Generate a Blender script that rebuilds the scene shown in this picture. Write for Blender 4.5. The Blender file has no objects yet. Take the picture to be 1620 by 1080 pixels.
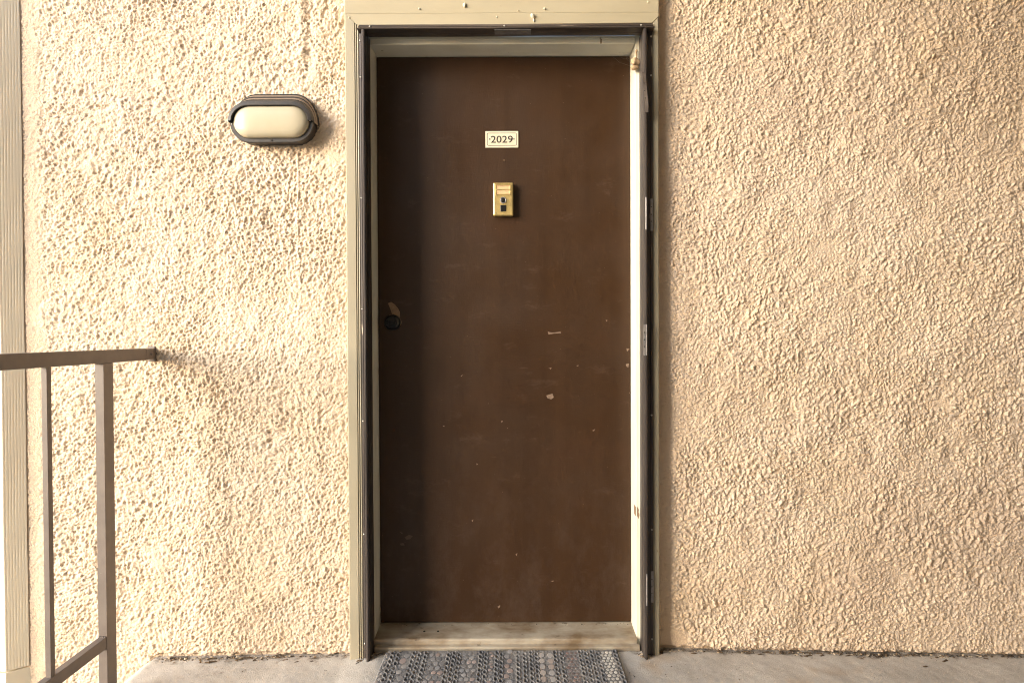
import bpy, bmesh, math, random
import numpy as np
from mathutils import Vector, Matrix

random.seed(7)
scene = bpy.context.scene
COL = scene.collection
R = math.radians

# ------------------------------------------------------------------ camera, sky, sun, exposure
EYE = Vector((0.0, -2.0, 1.07))
PITCH, ROLL = R(-0.71), R(0.26)
cam_data = bpy.data.cameras.new('camera')
cam_data.sensor_width = 36.0
cam_data.lens = 36.0 * 937.0 / 1620.0
cam_data.clip_start = 0.02
cam_data.clip_end = 2000.0
cam = bpy.data.objects.new('camera', cam_data)
fwd = Vector((0, math.cos(PITCH), math.sin(PITCH)))
rgt = Vector((1, 0, 0))
upv = rgt.cross(fwd)
r2 = rgt * math.cos(ROLL) - upv * math.sin(ROLL)
u2 = rgt * math.sin(ROLL) + upv * math.cos(ROLL)
cam.matrix_world = Matrix.Translation(EYE) @ Matrix((r2, u2, -fwd)).transposed().to_4x4()
COL.objects.link(cam)
scene.camera = cam

SUN_FROM_WALL, SUN_ELEV = 33.0, 12.0        # horizontal angle off the wall plane, height above the horizon
world = bpy.data.worlds.new('World')
scene.world = world
world.use_nodes = True
wn = world.node_tree.nodes
sky = wn.new('ShaderNodeTexSky')
sky.sky_type = 'NISHITA'
sky.sun_disc = False
sky.sun_elevation = R(SUN_ELEV)
sky.sun_rotation = R(270.0 - SUN_FROM_WALL)
sky.air_density = 1.0
sky.dust_density = 2.0
world.node_tree.links.new(sky.outputs[0], wn['Background'].inputs[0])
wn['Background'].inputs[1].default_value = 0.12

sun_data = bpy.data.lights.new('sun', 'SUN')
sun_data.energy = 1.5
sun_data.angle = R(40.0)
sun_data.color = (1.0, 0.99, 0.98)
sun = bpy.data.objects.new('sun', sun_data)
to_sun = Vector((-math.cos(R(SUN_FROM_WALL)) * math.cos(R(SUN_ELEV)),
                 -math.sin(R(SUN_FROM_WALL)) * math.cos(R(SUN_ELEV)), math.sin(R(SUN_ELEV))))
sun.rotation_euler = to_sun.to_track_quat('Z', 'Y').to_euler()
sun.location = (-6, -5, 6)
COL.objects.link(sun)

vs = scene.view_settings
vs.view_transform = 'Standard'
vs.look = 'None'
vs.exposure = 2.17
vs.gamma = 1.0
vs.use_curve_mapping = False
scene.cycles.max_bounces = 8
scene.cycles.diffuse_bounces = 5
scene.cycles.use_denoising = True
scene.cycles.denoiser = 'OPENIMAGEDENOISE'
scene.cycles.denoising_input_passes = 'RGB_ALBEDO_NORMAL'
scene.cycles.denoising_prefilter = 'NONE'
scene.cycles.sample_clamp_indirect = 3.0
scene.cycles.filter_width = 1.1

# ------------------------------------------------------------------ materials
MATS = {}


def make_mat(name, base, rough=0.6, metal=0.0, alt=None, alt_scale=8.0, alt_range=(0.4, 0.7), stretch=(1, 1, 1),
             bump=0.0, bump_scale=200.0, bump_dist=0.001, spots=None, spec=0.5, rough_var=0.0, attr=None):
    m = bpy.data.materials.new(name)
    m.use_nodes = True
    nt = m.node_tree
    N, L = nt.nodes, nt.links
    b = N['Principled BSDF']
    b.inputs['Roughness'].default_value = rough
    b.inputs['Metallic'].default_value = metal
    b.inputs['Specular IOR Level'].default_value = spec
    tc = N.new('ShaderNodeTexCoord')
    mp = N.new('ShaderNodeMapping')
    mp.inputs['Scale'].default_value = stretch
    L.new(tc.outputs['Object'], mp.inputs['Vector'])
    vec = mp.outputs['Vector']

    def noise(scale, detail=4.0, rgh=0.6):
        n = N.new('ShaderNodeTexNoise')
        n.inputs['Scale'].default_value = scale
        n.inputs['Detail'].default_value = detail
        n.inputs['Roughness'].default_value = rgh
        L.new(vec, n.inputs['Vector'])
        return n.outputs['Fac']

    def ramp(src, lo, hi):
        r = N.new('ShaderNodeMapRange')
        r.inputs['From Min'].default_value = lo
        r.inputs['From Max'].default_value = hi
        L.new(src, r.inputs['Value'])
        return r.outputs['Result']

    def mix(fac, a, bb):
        x = N.new('ShaderNodeMix')
        x.data_type = 'RGBA'
        L.new(fac, x.inputs['Factor'])
        for s, v in ((x.inputs[6], a), (x.inputs[7], bb)):
            if isinstance(v, tuple):
                s.default_value = (*v, 1.0)
            else:
                L.new(v, s)
        return x.outputs[2]
    col = tuple(base)
    if attr:
        a = N.new('ShaderNodeAttribute')
        a.attribute_name = attr
        col = a.outputs['Color']
    if alt:
        col = mix(ramp(noise(alt_scale), *alt_range), col, tuple(alt))
    for (scol, sscale, lo, hi) in (spots or []):
        col = mix(ramp(noise(sscale, 3.0, 0.55), lo, hi), col, tuple(scol))
    if isinstance(col, tuple):
        b.inputs['Base Color'].default_value = (*col, 1.0)
    else:
        L.new(col, b.inputs['Base Color'])
    if rough_var:
        mr = N.new('ShaderNodeMapRange')
        mr.inputs['To Min'].default_value = max(0.02, rough - rough_var)
        mr.inputs['To Max'].default_value = min(1.0, rough + rough_var)
        L.new(noise(alt_scale * 2.3), mr.inputs['Value'])
        L.new(mr.outputs['Result'], b.inputs['Roughness'])
    if bump:
        bp = N.new('ShaderNodeBump')
        bp.inputs['Strength'].default_value = bump
        bp.inputs['Distance'].default_value = bump_dist
        L.new(noise(bump_scale, 5.0, 0.65), bp.inputs['Height'])
        L.new(bp.outputs['Normal'], b.inputs['Normal'])
    MATS[name] = m
    return m


make_mat('stucco', (0.69, 0.566, 0.445), 0.92, alt=(0.66, 0.525, 0.385), alt_scale=3.0, bump=0.9, bump_scale=240, bump_dist=0.004,
         spots=[((0.60, 0.48, 0.36), 1.4, 0.54, 0.74), ((0.62, 0.50, 0.40), 0.7, 0.5, 0.7), ((0.28, 0.19, 0.11), 85.0, 0.74, 0.79)], spec=0.15)
make_mat('trim_paint', (0.33, 0.30, 0.225), 0.5, alt=(0.29, 0.26, 0.19), alt_scale=9, stretch=(1, 1, 0.35), bump=0.25, bump_scale=110,
         bump_dist=0.0012, spots=[((0.20, 0.16, 0.10), 60.0, 0.73, 0.77)])
make_mat('header_paint', (0.40, 0.36, 0.26), 0.5, alt=(0.36, 0.32, 0.225), alt_scale=9, stretch=(0.35, 1, 1), bump=0.35, bump_scale=90,
         bump_dist=0.0012, spots=[((0.20, 0.16, 0.10), 60.0, 0.74, 0.78)])
make_mat('jamb_paint', (0.70, 0.69, 0.61), 0.4, alt=(0.63, 0.61, 0.51), alt_scale=7, stretch=(1, 1, 0.3), bump=0.2, bump_scale=120,
         spots=[((0.25, 0.20, 0.14), 45.0, 0.72, 0.76)])
make_mat('fluted_paint', (0.88, 0.81, 0.67), 0.55, alt=(0.82, 0.74, 0.60), alt_scale=5, stretch=(1, 1, 0.2), bump=0.15, bump_scale=150,
         spots=[((0.22, 0.15, 0.09), 50.0, 0.75, 0.79)])
make_mat('bronze', (0.050, 0.042, 0.040), 0.42, metal=0.35, alt=(0.11, 0.095, 0.088), alt_scale=14, alt_range=(0.45, 0.75), stretch=(1, 1, 0.12),
         bump=0.2, bump_scale=90, spots=[((0.42, 0.36, 0.29), 60.0, 0.70, 0.76)], rough_var=0.12)
make_mat('bronze_head', (0.060, 0.048, 0.042), 0.45, metal=0.3, alt=(0.16, 0.135, 0.12), alt_scale=14, alt_range=(0.45, 0.75), stretch=(0.12, 1, 1),
         bump=0.2, bump_scale=90, spots=[((0.42, 0.36, 0.29), 45.0, 0.68, 0.76)], rough_var=0.12)
make_mat('steel', (0.30, 0.29, 0.29), 0.45, metal=0.5, alt=(0.20, 0.19, 0.19), alt_scale=60, bump=0.2, bump_scale=300)
make_mat('screw_metal', (0.55, 0.53, 0.50), 0.35, metal=0.7)
make_mat('dark_hole', (0.012, 0.011, 0.010), 0.8)
make_mat('rail_paint', (0.160, 0.134, 0.120), 0.5, alt=(0.132, 0.109, 0.097), alt_scale=20, bump=0.35, bump_scale=140, bump_dist=0.0008,
         spots=[((0.40, 0.35, 0.31), 120.0, 0.76, 0.79), ((0.06, 0.03, 0.02), 30.0, 0.74, 0.80)])
make_mat('aluminium', (0.45, 0.41, 0.34), 0.5, metal=0.15, alt=(0.20, 0.145, 0.09), alt_scale=13, alt_range=(0.38, 0.70), stretch=(0.6, 1, 1), bump=0.3,
         bump_scale=120, spots=[((0.12, 0.09, 0.06), 38.0, 0.66, 0.74)], rough_var=0.15)
make_mat('lamp_plastic', (0.022, 0.019, 0.018), 0.55, alt=(0.042, 0.036, 0.033), alt_scale=22, alt_range=(0.45, 0.75), bump=0.15, bump_scale=200)
make_mat('lamp_groove_shade', (0.008, 0.007, 0.007), 0.8)  # near-black: the shade between the hood ribs, put into the colour
make_mat('lamp_rib_plastic', (0.24, 0.185, 0.14), 0.55, alt=(0.18, 0.135, 0.10), alt_scale=22, bump=0.15, bump_scale=200)
make_mat('milk_lens', (0.47, 0.43, 0.325), 0.22, alt=(0.43, 0.385, 0.28), alt_scale=6)
make_mat('brass', (0.62, 0.48, 0.20), 0.36, metal=0.6, alt=(0.44, 0.33, 0.14), alt_scale=45, alt_range=(0.4, 0.65), bump=0.1, bump_scale=300,
         spots=[((0.16, 0.09, 0.05), 70.0, 0.70, 0.76)])
make_mat('peach_card', (0.62, 0.40, 0.22), 0.6)
make_mat('ivory', (0.72, 0.67, 0.54), 0.45, alt=(0.66, 0.60, 0.46), alt_scale=30)
make_mat('ink', (0.014, 0.012, 0.012), 0.5)
make_mat('black_metal', (0.022, 0.021, 0.021), 0.28, metal=0.5)
make_mat('bare_wood', (0.25, 0.175, 0.11), 0.8, alt=(0.19, 0.125, 0.075), alt_scale=60)
make_mat('chip', (0.22, 0.155, 0.11), 0.8, alt=(0.13, 0.085, 0.06), alt_scale=140)
make_mat('scuff', (0.085, 0.052, 0.036), 0.75)
make_mat('rubber', (0.155, 0.155, 0.162), 0.75, alt=(0.27, 0.262, 0.255), alt_scale=14, alt_range=(0.4, 0.7), bump=0.5, bump_scale=260,
         spots=[((0.40, 0.38, 0.34), 160.0, 0.70, 0.74)])
make_mat('pebble_print', (0.3, 0.28, 0.27), 0.8, bump=0.3, bump_scale=300, attr='tone')
make_mat('debris', (0.10, 0.075, 0.05), 0.9, attr='tone')
make_mat('nest_mud', (0.52, 0.38, 0.24), 0.95, alt=(0.38, 0.26, 0.15), alt_scale=140, bump=0.8, bump_scale=260, bump_dist=0.002)
make_mat('web', (0.34, 0.31, 0.27), 0.8)
make_mat('ground_dirt', (0.30, 0.27, 0.22), 0.95, alt=(0.20, 0.20, 0.13), alt_scale=0.4)
make_mat('ceiling_paint', (0.70, 0.64, 0.55), 0.9, alt=(0.66, 0.59, 0.49), alt_scale=2.0, bump=0.4, bump_scale=120)


def concrete_mat():
    m = bpy.data.materials.new('concrete')
    m.use_nodes = True
    N, L = m.node_tree.nodes, m.node_tree.links
    b = N['Principled BSDF']
    b.inputs['Roughness'].default_value = 0.85
    b.inputs['Specular IOR Level'].default_value = 0.25
    tc = N.new('ShaderNodeTexCoord')

    def noise(scale, detail, rgh=0.6):
        n = N.new('ShaderNodeTexNoise')
        n.inputs['Scale'].default_value = scale
        n.inputs['Detail'].default_value = detail
        n.inputs['Roughness'].default_value = rgh
        L.new(tc.outputs['Object'], n.inputs['Vector'])
        return n.outputs['Fac']

    def rng(src, lo, hi, a=0.0, c=1.0):
        r = N.new('ShaderNodeMapRange')
        for k, v in zip(('From Min', 'From Max', 'To Min', 'To Max'), (lo, hi, a, c)):
            r.inputs[k].default_value = v
        L.new(src, r.inputs['Value'])
        return r.outputs['Result']

    def math_(op, a, c):
        n = N.new('ShaderNodeMath')
        n.operation = op
        for s, v in zip(n.inputs, (a, c)):
            if isinstance(v, (int, float)):
                s.default_value = v
            else:
                L.new(v, s)
        return n.outputs[0]

    def mix(fac, a, c):
        x = N.new('ShaderNodeMix')
        x.data_type = 'RGBA'
        L.new(fac, x.inputs['Factor'])
        for s, v in ((x.inputs[6], a), (x.inputs[7], c)):
            if isinstance(v, tuple):
                s.default_value = (*v, 1)
            else:
                L.new(v, s)
        return x.outputs[2]
    col = mix(rng(noise(5, 6), 0.38, 0.66), (0.56, 0.54, 0.51), (0.44, 0.42, 0.395))
    col = mix(rng(noise(190, 2), 0.60, 0.72), col, (0.54, 0.51, 0.47))
    col = mix(rng(noise(17, 4), 0.64, 0.76, 0, 0.6), col, (0.24, 0.21, 0.19))
    col = mix(rng(noise(420, 2), 0.62, 0.70, 0, 0.7), col, (0.22, 0.20, 0.18))
    col = mix(rng(noise(3.1, 3), 0.64, 0.80), col, (0.42, 0.32, 0.22))
    # grime that has collected along the foot of the wall
    sx = N.new('ShaderNodeSeparateXYZ')
    L.new(tc.outputs['Object'], sx.inputs[0])
    edge = rng(sx.outputs['Y'], -0.075, 0.0)
    grime = rng(math_('ADD', edge, rng(noise(26, 5, 0.7), 0.3, 0.7, -1.05, 0.30)), 0.32, 1.0)
    col = mix(grime, col, (0.10, 0.078, 0.055))
    L.new(col, b.inputs['Base Color'])
    bp = N.new('ShaderNodeBump')
    bp.inputs['Strength'].default_value = 0.6
    bp.inputs['Distance'].default_value = 0.004
    L.new(noise(230, 6, 0.7), bp.inputs['Height'])
    L.new(bp.outputs['Normal'], b.inputs['Normal'])
    MATS['concrete'] = m


concrete_mat()


def door_mat():
    m = bpy.data.materials.new('door_paint')
    m.use_nodes = True
    N, L = m.node_tree.nodes, m.node_tree.links
    b = N['Principled BSDF']
    tc = N.new('ShaderNodeTexCoord')

    def mapped(s):
        mp = N.new('ShaderNodeMapping')
        mp.inputs['Scale'].default_value = s
        L.new(tc.outputs['Object'], mp.inputs['Vector'])
        return mp.outputs[0]

    def noise(vec, scale, detail, rgh=0.6):
        n = N.new('ShaderNodeTexNoise')
        n.inputs['Scale'].default_value = scale
        n.inputs['Detail'].default_value = detail
        n.inputs['Roughness'].default_value = rgh
        L.new(vec, n.inputs['Vector'])
        return n.outputs['Fac']

    def rng(src, lo, hi, a=0.0, c=1.0):
        r = N.new('ShaderNodeMapRange')
        for k, v in zip(('From Min', 'From Max', 'To Min', 'To Max'), (lo, hi, a, c)):
            r.inputs[k].default_value = v
        L.new(src, r.inputs['Value'])
        return r.outputs['Result']

    def mix(fac, a, c):
        x = N.new('ShaderNodeMix')
        x.data_type = 'RGBA'
        L.new(fac, x.inputs['Factor'])
        for s, v in ((x.inputs[6], a), (x.inputs[7], c)):
            if isinstance(v, tuple):
                s.default_value = (*v, 1)
            else:
                L.new(v, s)
        return x.outputs[2]
    flat = mapped((1, 1, 1))
    streak = mapped((1, 1, 0.05))
    cross = mapped((0.06, 1, 1))
    col = mix(rng(noise(streak, 9, 4), 0.35, 0.68), (0.0415, 0.0198, 0.0080), (0.031, 0.0144, 0.0056))
    col = mix(rng(noise(flat, 4, 5), 0.5, 0.72), col, (0.0425, 0.0192, 0.0080))
    col = mix(rng(noise(flat, 150, 2), 0.74, 0.77), col, (0.24, 0.17, 0.12))       # tiny flecks
    col = mix(rng(noise(mapped((1, 1, 2.2)), 7.5, 8, 0.75), 0.58, 0.74, 0, 0.55), col, (0.082, 0.050, 0.034))   # rubbed dust
    sx = N.new('ShaderNodeSeparateXYZ')
    L.new(tc.outputs['Object'], sx.inputs[0])
    mu = N.new('ShaderNodeMath')
    mu.operation = 'MULTIPLY'
    L.new(rng(sx.outputs['Z'], 0.75, 0.05), mu.inputs[0])                          # shoe scuffs gather low down
    L.new(rng(noise(mapped((1, 1, 0.6)), 12, 7, 0.75), 0.46, 0.72, 0, 0.6), mu.inputs[1])
    col = mix(mu.outputs[0], col, (0.072, 0.048, 0.036))
    rot = N.new('ShaderNodeMapping')
    rot.inputs['Rotation'].default_value = (0, 0.9, 0)
    rot.inputs['Scale'].default_value = (0.35, 1, 2.4)
    L.new(tc.outputs['Object'], rot.inputs['Vector'])
    col = mix(rng(noise(rot.outputs[0], 41, 2, 0.4), 0.75, 0.78, 0, 0.22), col, (0.11, 0.072, 0.05))   # long scratches
    L.new(col, b.inputs['Base Color'])
    L.new(rng(noise(flat, 5, 6), 0.3, 0.7, 0.34, 0.58), b.inputs['Roughness'])
    b.inputs['Specular IOR Level'].default_value = 0.32
    ad = N.new('ShaderNodeMath')
    ad.operation = 'ADD'
    L.new(noise(mapped((1, 1, 0.1)), 420, 2), ad.inputs[0])
    L.new(noise(cross, 420, 2), ad.inputs[1])
    bp = N.new('ShaderNodeBump')
    bp.inputs['Strength'].default_value = 0.45
    bp.inputs['Distance'].default_value = 0.0010
    L.new(ad.outputs[0], bp.inputs['Height'])
    bp2 = N.new('ShaderNodeBump')
    bp2.inputs['Strength'].default_value = 0.35
    bp2.inputs['Distance'].default_value = 0.004
    L.new(noise(streak, 7, 2), bp2.inputs['Height'])
    L.new(bp.outputs['Normal'], bp2.inputs['Normal'])
    L.new(bp2.outputs['Normal'], b.inputs['Normal'])
    MATS['door_paint'] = m


door_mat()


# ------------------------------------------------------------------ object helpers
def thing(name, label, cat, loc=(0, 0, 0), group=None):
    o = bpy.data.objects.new(name, None)
    o.empty_display_size = 0.1
    o.location = loc
    COL.objects.link(o)
    o['label'] = label
    o['category'] = cat
    if group:
        o['group'] = group
    return o


WORLD_LOC = {}


def place(o, parent):
    """parent an object whose mesh is written in world coordinates"""
    if parent is not None:
        o.parent = parent
        base = Vector((0, 0, 0))
        p = parent
        while p is not None:
            base += p.location
            p = p.parent
        o.location = -base


def link(name, me, mat, parent=None, smooth=False, kind=None, label=None):
    o = bpy.data.objects.new(name, me)
    COL.objects.link(o)
    if mat and not me.materials:
        me.materials.append(MATS[mat])
    if smooth:
        me.polygons.foreach_set('use_smooth', [True] * len(me.polygons))
    place(o, parent)
    if kind:
        o['kind'] = kind
    if label:
        o['label'] = label
    return o


def mesh_from(verts, faces, name='mesh'):
    me = bpy.data.meshes.new(name)
    me.from_pydata(verts, [], faces)
    me.update()
    return me


def from_bm(bm, name='mesh'):
    me = bpy.data.meshes.new(name)
    bmesh.ops.recalc_face_normals(bm, faces=bm.faces)
    bm.to_mesh(me)
    bm.free()
    return me


def box_bm(bm, x0, x1, y0, y1, z0, z1, bev=0.0, seg=2):
    r = bmesh.ops.create_cube(bm, size=1.0)
    vs_ = r['verts']
    for v in vs_:
        v.co = Vector((x0 + (v.co.x + .5) * (x1 - x0), y0 + (v.co.y + .5) * (y1 - y0), z0 + (v.co.z + .5) * (z1 - z0)))
    if bev:
        es = set()
        for v in vs_:
            es.update(v.link_edges)
        bmesh.ops.bevel(bm, geom=list(es), offset=bev, segments=seg, profile=0.5, affect='EDGES')


def box(name, b, mat, parent=None, bev=0.0015, **k):
    bm = bmesh.new()
    box_bm(bm, *b, bev=bev)
    return link(name, from_bm(bm), mat, parent, **k)


def prism(name, prof, lo, hi, axis, mat, parent=None, cuts=1, wob=0.0, **k):
    """extrude a closed 2-D profile. axis 'z': profile (x, y); axis 'x': profile (y, z). lo/hi may be functions of the profile point"""
    n = len(prof)
    verts, faces = [], []
    ph = random.uniform(0, 6)
    for i in range(cuts + 1):
        t = i / cuts
        for (a, b) in prof:
            l0 = lo(a, b) if callable(lo) else lo
            h0 = hi(a, b) if callable(hi) else hi
            s = l0 + (h0 - l0) * t
            w = wob * (math.sin(s * 7 + ph) + 0.6 * math.sin(s * 17 + 2 * ph))
            verts.append((a + w, b, s) if axis == 'z' else (s, a, b + w))
    for i in range(cuts):
        for j in range(n):
            q = (j + 1) % n
            faces.append((i * n + j, i * n + q, (i + 1) * n + q, (i + 1) * n + j))
    faces.append(tuple(range(n - 1, -1, -1)))
    faces.append(tuple(cuts * n + j for j in range(n)))
    bm = bmesh.new()
    bv = [bm.verts.new(v) for v in verts]
    for f in faces:
        bm.faces.new([bv[i] for i in f])
    return link(name, from_bm(bm), mat, parent, **k)


def lathe(name, prof, centre, mat, parent=None, seg=28, **k):
    """profile of (radius, y) spun round the Y axis through centre"""
    bm = bmesh.new()
    rings = []
    for (rad, y) in prof:
        if rad < 1e-6:
            rings.append([bm.verts.new((centre[0], centre[1] + y, centre[2]))])
        else:
            rings.append([bm.verts.new((centre[0] + rad * math.cos(2 * math.pi * i / seg), centre[1] + y,
                                        centre[2] + rad * math.sin(2 * math.pi * i / seg))) for i in range(seg)])
    for a, b in zip(rings[:-1], rings[1:]):
        for i in range(seg):
            j = (i + 1) % seg
            if len(a) == 1 and len(b) > 1:
                bm.faces.new((a[0], b[j], b[i]))
            elif len(b) == 1 and len(a) > 1:
                bm.faces.new((a[i], a[j], b[0]))
            elif len(a) > 1:
                bm.faces.new((a[i], a[j], b[j], b[i]))
    return link(name, from_bm(bm), mat, parent, smooth=True, **k)


def screw(name, c, rad, parent, mat='screw_metal', axis='y'):
    return lathe(name, [(rad, 0.001), (rad, -0.0012), (rad * .8, -0.0024), (rad * .35, -0.003), (0, -0.0031)], c, mat, parent, seg=10)


def flat_poly(name, pts, y, mat, parent, thick=0.0004, **k):
    """a thin flake lying on the door face; pts are (x, z)"""
    n = len(pts)
    v = [(p[0], y, p[1]) for p in pts] + [(p[0], y - thick, p[1]) for p in pts]
    f = [tuple(range(n)), tuple(range(2 * n - 1, n - 1, -1))] + [(i, n + i, n + (i + 1) % n, (i + 1) % n) for i in range(n)]
    bm = bmesh.new()
    bv = [bm.verts.new(q) for q in v]
    for q in f:
        bm.faces.new([bv[i] for i in q])
    return link(name, from_bm(bm), mat, parent, **k)


# ------------------------------------------------------------------ numpy noise
def hsh(ix, iy, s):
    h = (ix.astype(np.int64) * 374761393 + iy.astype(np.int64) * 668265263 + s * 1442695041) & 0xFFFFFFFF
    h = ((h ^ (h >> 13)) * 1274126177) & 0xFFFFFFFF
    h = ((h ^ (h >> 16)) * 2246822519) & 0xFFFFFFFF
    h = h ^ (h >> 15)
    return (h & 0xFFFFFF) / float(0x1000000)


def vnoise(u, v, cell, s):
    a, b = u / cell, v / cell
    i, j = np.floor(a), np.floor(b)
    f, g = a - i, b - j
    f = f * f * (3 - 2 * f)
    g = g * g * (3 - 2 * g)
    return ((hsh(i, j, s) * (1 - f) + hsh(i + 1, j, s) * f) * (1 - g) + (hsh(i, j + 1, s) * (1 - f) + hsh(i + 1, j + 1, s) * f) * g) * 2 - 1


def blobs(u, v, cell, s, rmin, rmax, power=1.0, fill=1.0):
    """rounded blobs with random radius and height on a jittered grid, joined by max; 0..1"""
    a, b = u / cell, v / cell
    i, j = np.floor(a), np.floor(b)
    out = np.zeros_like(u)
    for di in (-1, 0, 1):
        for dj in (-1, 0, 1):
            ii, jj = i + di, j + dj
            cx = ii + 0.5 + 0.9 * (hsh(ii, jj, s) - .5)
            cy = jj + 0.5 + 0.9 * (hsh(ii, jj, s + 1) - .5)
            rr = rmin + (rmax - rmin) * hsh(ii, jj, s + 2) ** 1.5
            ht = np.where(hsh(ii, jj, s + 4) < fill, 0.35 + 0.65 * hsh(ii, jj, s + 3), 0.0)
            el = 0.92 + 0.26 * hsh(ii, jj, s + 5)
            th = 6.28 * hsh(ii, jj, s + 6)
            dx, dy = a - cx, b - cy
            px = (dx * np.cos(th) + dy * np.sin(th)) * el
            py = (-dx * np.sin(th) + dy * np.cos(th)) / el
            d = (px * px + py * py) / (rr * rr)
            out = np.maximum(out, ht * np.clip(1 - d, 0, 1) ** power)
    return out


def sstep(x, a, b):
    t = np.clip((x - a) / (b - a), 0, 1)
    return t * t * (3 - 2 * t)


def grid_mesh(X, Y, Z, name):
    nr, nc = X.shape
    co = np.stack([X, Y, Z], -1).reshape(-1, 3).astype(np.float32)
    idx = np.arange(nr * nc).reshape(nr, nc)
    q = np.stack([idx[:-1, :-1], idx[:-1, 1:], idx[1:, 1:], idx[1:, :-1]], -1).reshape(-1, 4).astype(np.int32)
    me = bpy.data.meshes.new(name)
    me.vertices.add(len(co))
    me.vertices.foreach_set('co', co.ravel())
    me.loops.add(q.size)
    me.loops.foreach_set('vertex_index', q.ravel())
    me.polygons.add(len(q))
    me.polygons.foreach_set('loop_start', np.arange(0, q.size, 4, dtype=np.int32))
    me.polygons.foreach_set('loop_total', np.full(len(q), 4, dtype=np.int32))
    me.polygons.foreach_set('use_smooth', np.ones(len(q), dtype=bool))
    me.update(calc_edges=True)
    me.validate()
    return me


# ------------------------------------------------------------------ the setting
FLOOR_X = [-3.0, -1.24, -0.56, -0.45, 0.45, 0.52, 1.73, 6.0]
FLOOR_Z = [-0.019, -0.019, -0.015, -0.002, 0.0, -0.001, -0.027, -0.03]


def floor_z(x):
    return np.interp(x, FLOOR_X, FLOOR_Z)


# the walkway slab: one sheet, its left edge broken off where the stairwell opens
xs = np.concatenate([np.linspace(-1.235, 1.9, 420), np.linspace(1.95, 6.0, 30)])
ys = np.concatenate([np.linspace(0.16, -0.45, 90), np.linspace(-0.5, -3.0, 40)])
GX, GY = np.meshgrid(xs, ys)
GZ = floor_z(GX) + 0.0022 * vnoise(GX, GY, 0.12, 3) + 0.0009 * vnoise(GX, GY, 0.03, 4) + 0.0006 * vnoise(GX, GY, 0.011, 5)
GZ -= 0.010 * (1 - sstep(GX, -1.235, -1.205)) ** 2
GZ -= 0.004 * sstep(GY, -0.03, 0.0)
edge = GX[:, :1] * 0 + GX[:, 0:1] - 0.002
cols = [(edge - 0.001, GZ[:, :1] - 0.012), (edge, GZ[:, :1] * 0 - 0.17), (edge + 7.2, GZ[:, :1] * 0 - 0.17)]
wx = 0.004 * vnoise(GX[:, :1], GY[:, :1], 0.03, 9)
GXf = np.concatenate([cols[2][0], cols[1][0], cols[0][0] + wx, GX], 1)
GZf = np.concatenate([cols[2][1], cols[1][1], cols[0][1], GZ], 1)
GYf = np.concatenate([GY[:, :1]] * 3 + [GY], 1)
link('walkway_floor', grid_mesh(GXf, GYf, GZf, 'walkway_floor'), 'concrete', kind='structure')

gs = 900.0
link('ground', mesh_from([(-gs, -gs, -2.75), (gs, -gs, -2.75), (gs, gs, -2.75), (-gs, gs, -2.75)], [(0, 1, 2, 3)]), 'ground_dirt', kind='structure')
box('ceiling', (-1.0, 6.0, -3.2, 0.25, 3.05, 3.25), 'ceiling_paint', bev=0.004, kind='structure')

# unseen walls added to close the breezeway and dim its right side
w = thing('breezeway_shade_wall', 'unseen plain cream stucco wall across the walkway, added to shade its right side', 'wall', (0, -3.1, -2.75))
box('wall_panel', (-3.1, 6.0, -3.2, -3.0, -2.75, 3.05), 'ceiling_paint', w, bev=0.004)  # left end placed so the light falls off to the right
w = thing('end_shade_wall', 'unseen plain cream stucco wall added to keep light out of the far right end', 'wall', (6.1, -1.5, -2.75))
box('wall_panel', (6.002, 6.2, -3.2, 0.25, -2.75, 3.25), 'ceiling_paint', w, bev=0.004)

# ------------------------------------------------------------------ the stucco wall
wall = thing('stucco_wall', 'cream wall of coarse lumpy stucco around the brown door', 'wall', (0, 0, 0))


def stucco_height(U, V, side):
    wu = U + 0.0022 * vnoise(U, V, 0.012, 11) + 0.012 * vnoise(U, V, 0.11, 12)
    wv = V + 0.0022 * vnoise(U, V, 0.012, 13) + 0.012 * vnoise(U, V, 0.11, 14)
    reg = 0.5 + 0.5 * vnoise(U, V, 0.28, 15)                     # where the texture is coarse or fine
    reg = np.clip(0.10 + 1.0 * reg, 0, 1.1)
    big = sstep(0.5 + 0.5 * vnoise(U + 3, V + 7, 0.17, 16), 0.52, 0.75)      # patches thrown on more heavily
    fine = 0.0010 * vnoise(wu, wv, 0.008, 20) + 0.0008 * vnoise(wu, wv, 0.005, 21)
    wave = 0.0030 * vnoise(U, V, 0.13, 22) + 0.0024 * vnoise(U, V, 0.045, 23)
    if side < 0:
        pa = blobs(wu, wv, 0.0120, 100, 0.30, 0.64, 0.6, 0.85)
        pb = blobs(wu + .3, wv, 0.0080, 200, 0.30, 0.58, 0.6, 0.75)
        lu = blobs(wu, wv + .2, 0.0125, 300, 0.3, 0.6, 0.6, 0.45)
        pc = blobs(wu + .9, wv + .1, 0.0170, 900, 0.30, 0.62, 0.6, 0.8)
        h = -0.0052 * pc * big - 0.0054 * pa * (1 - 0.5 * big) * (0.40 + 0.8 * reg) - 0.0028 * pb + 0.0034 * lu * (0.3 + reg) + fine + wave
    else:
        la = blobs(wu, wv, 0.0125, 400, 0.26, 0.62, 0.5, 0.85)
        lb = blobs(wu + .3, wv, 0.0085, 500, 0.28, 0.60, 0.55, 0.9)
        lc = blobs(wu + .7, wv + .5, 0.021, 550, 0.15, 0.42, 0.5, 0.35)
        ld = blobs(wu + .9, wv + .1, 0.0170, 950, 0.28, 0.60, 0.55, 0.85)
        h = 0.0044 * ld * big + 0.0044 * la * (0.25 + 0.85 * reg) * (1 - 0.4 * big) + 0.0034 * lb + 0.0050 * lc * reg + fine + wave
    return h


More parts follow.
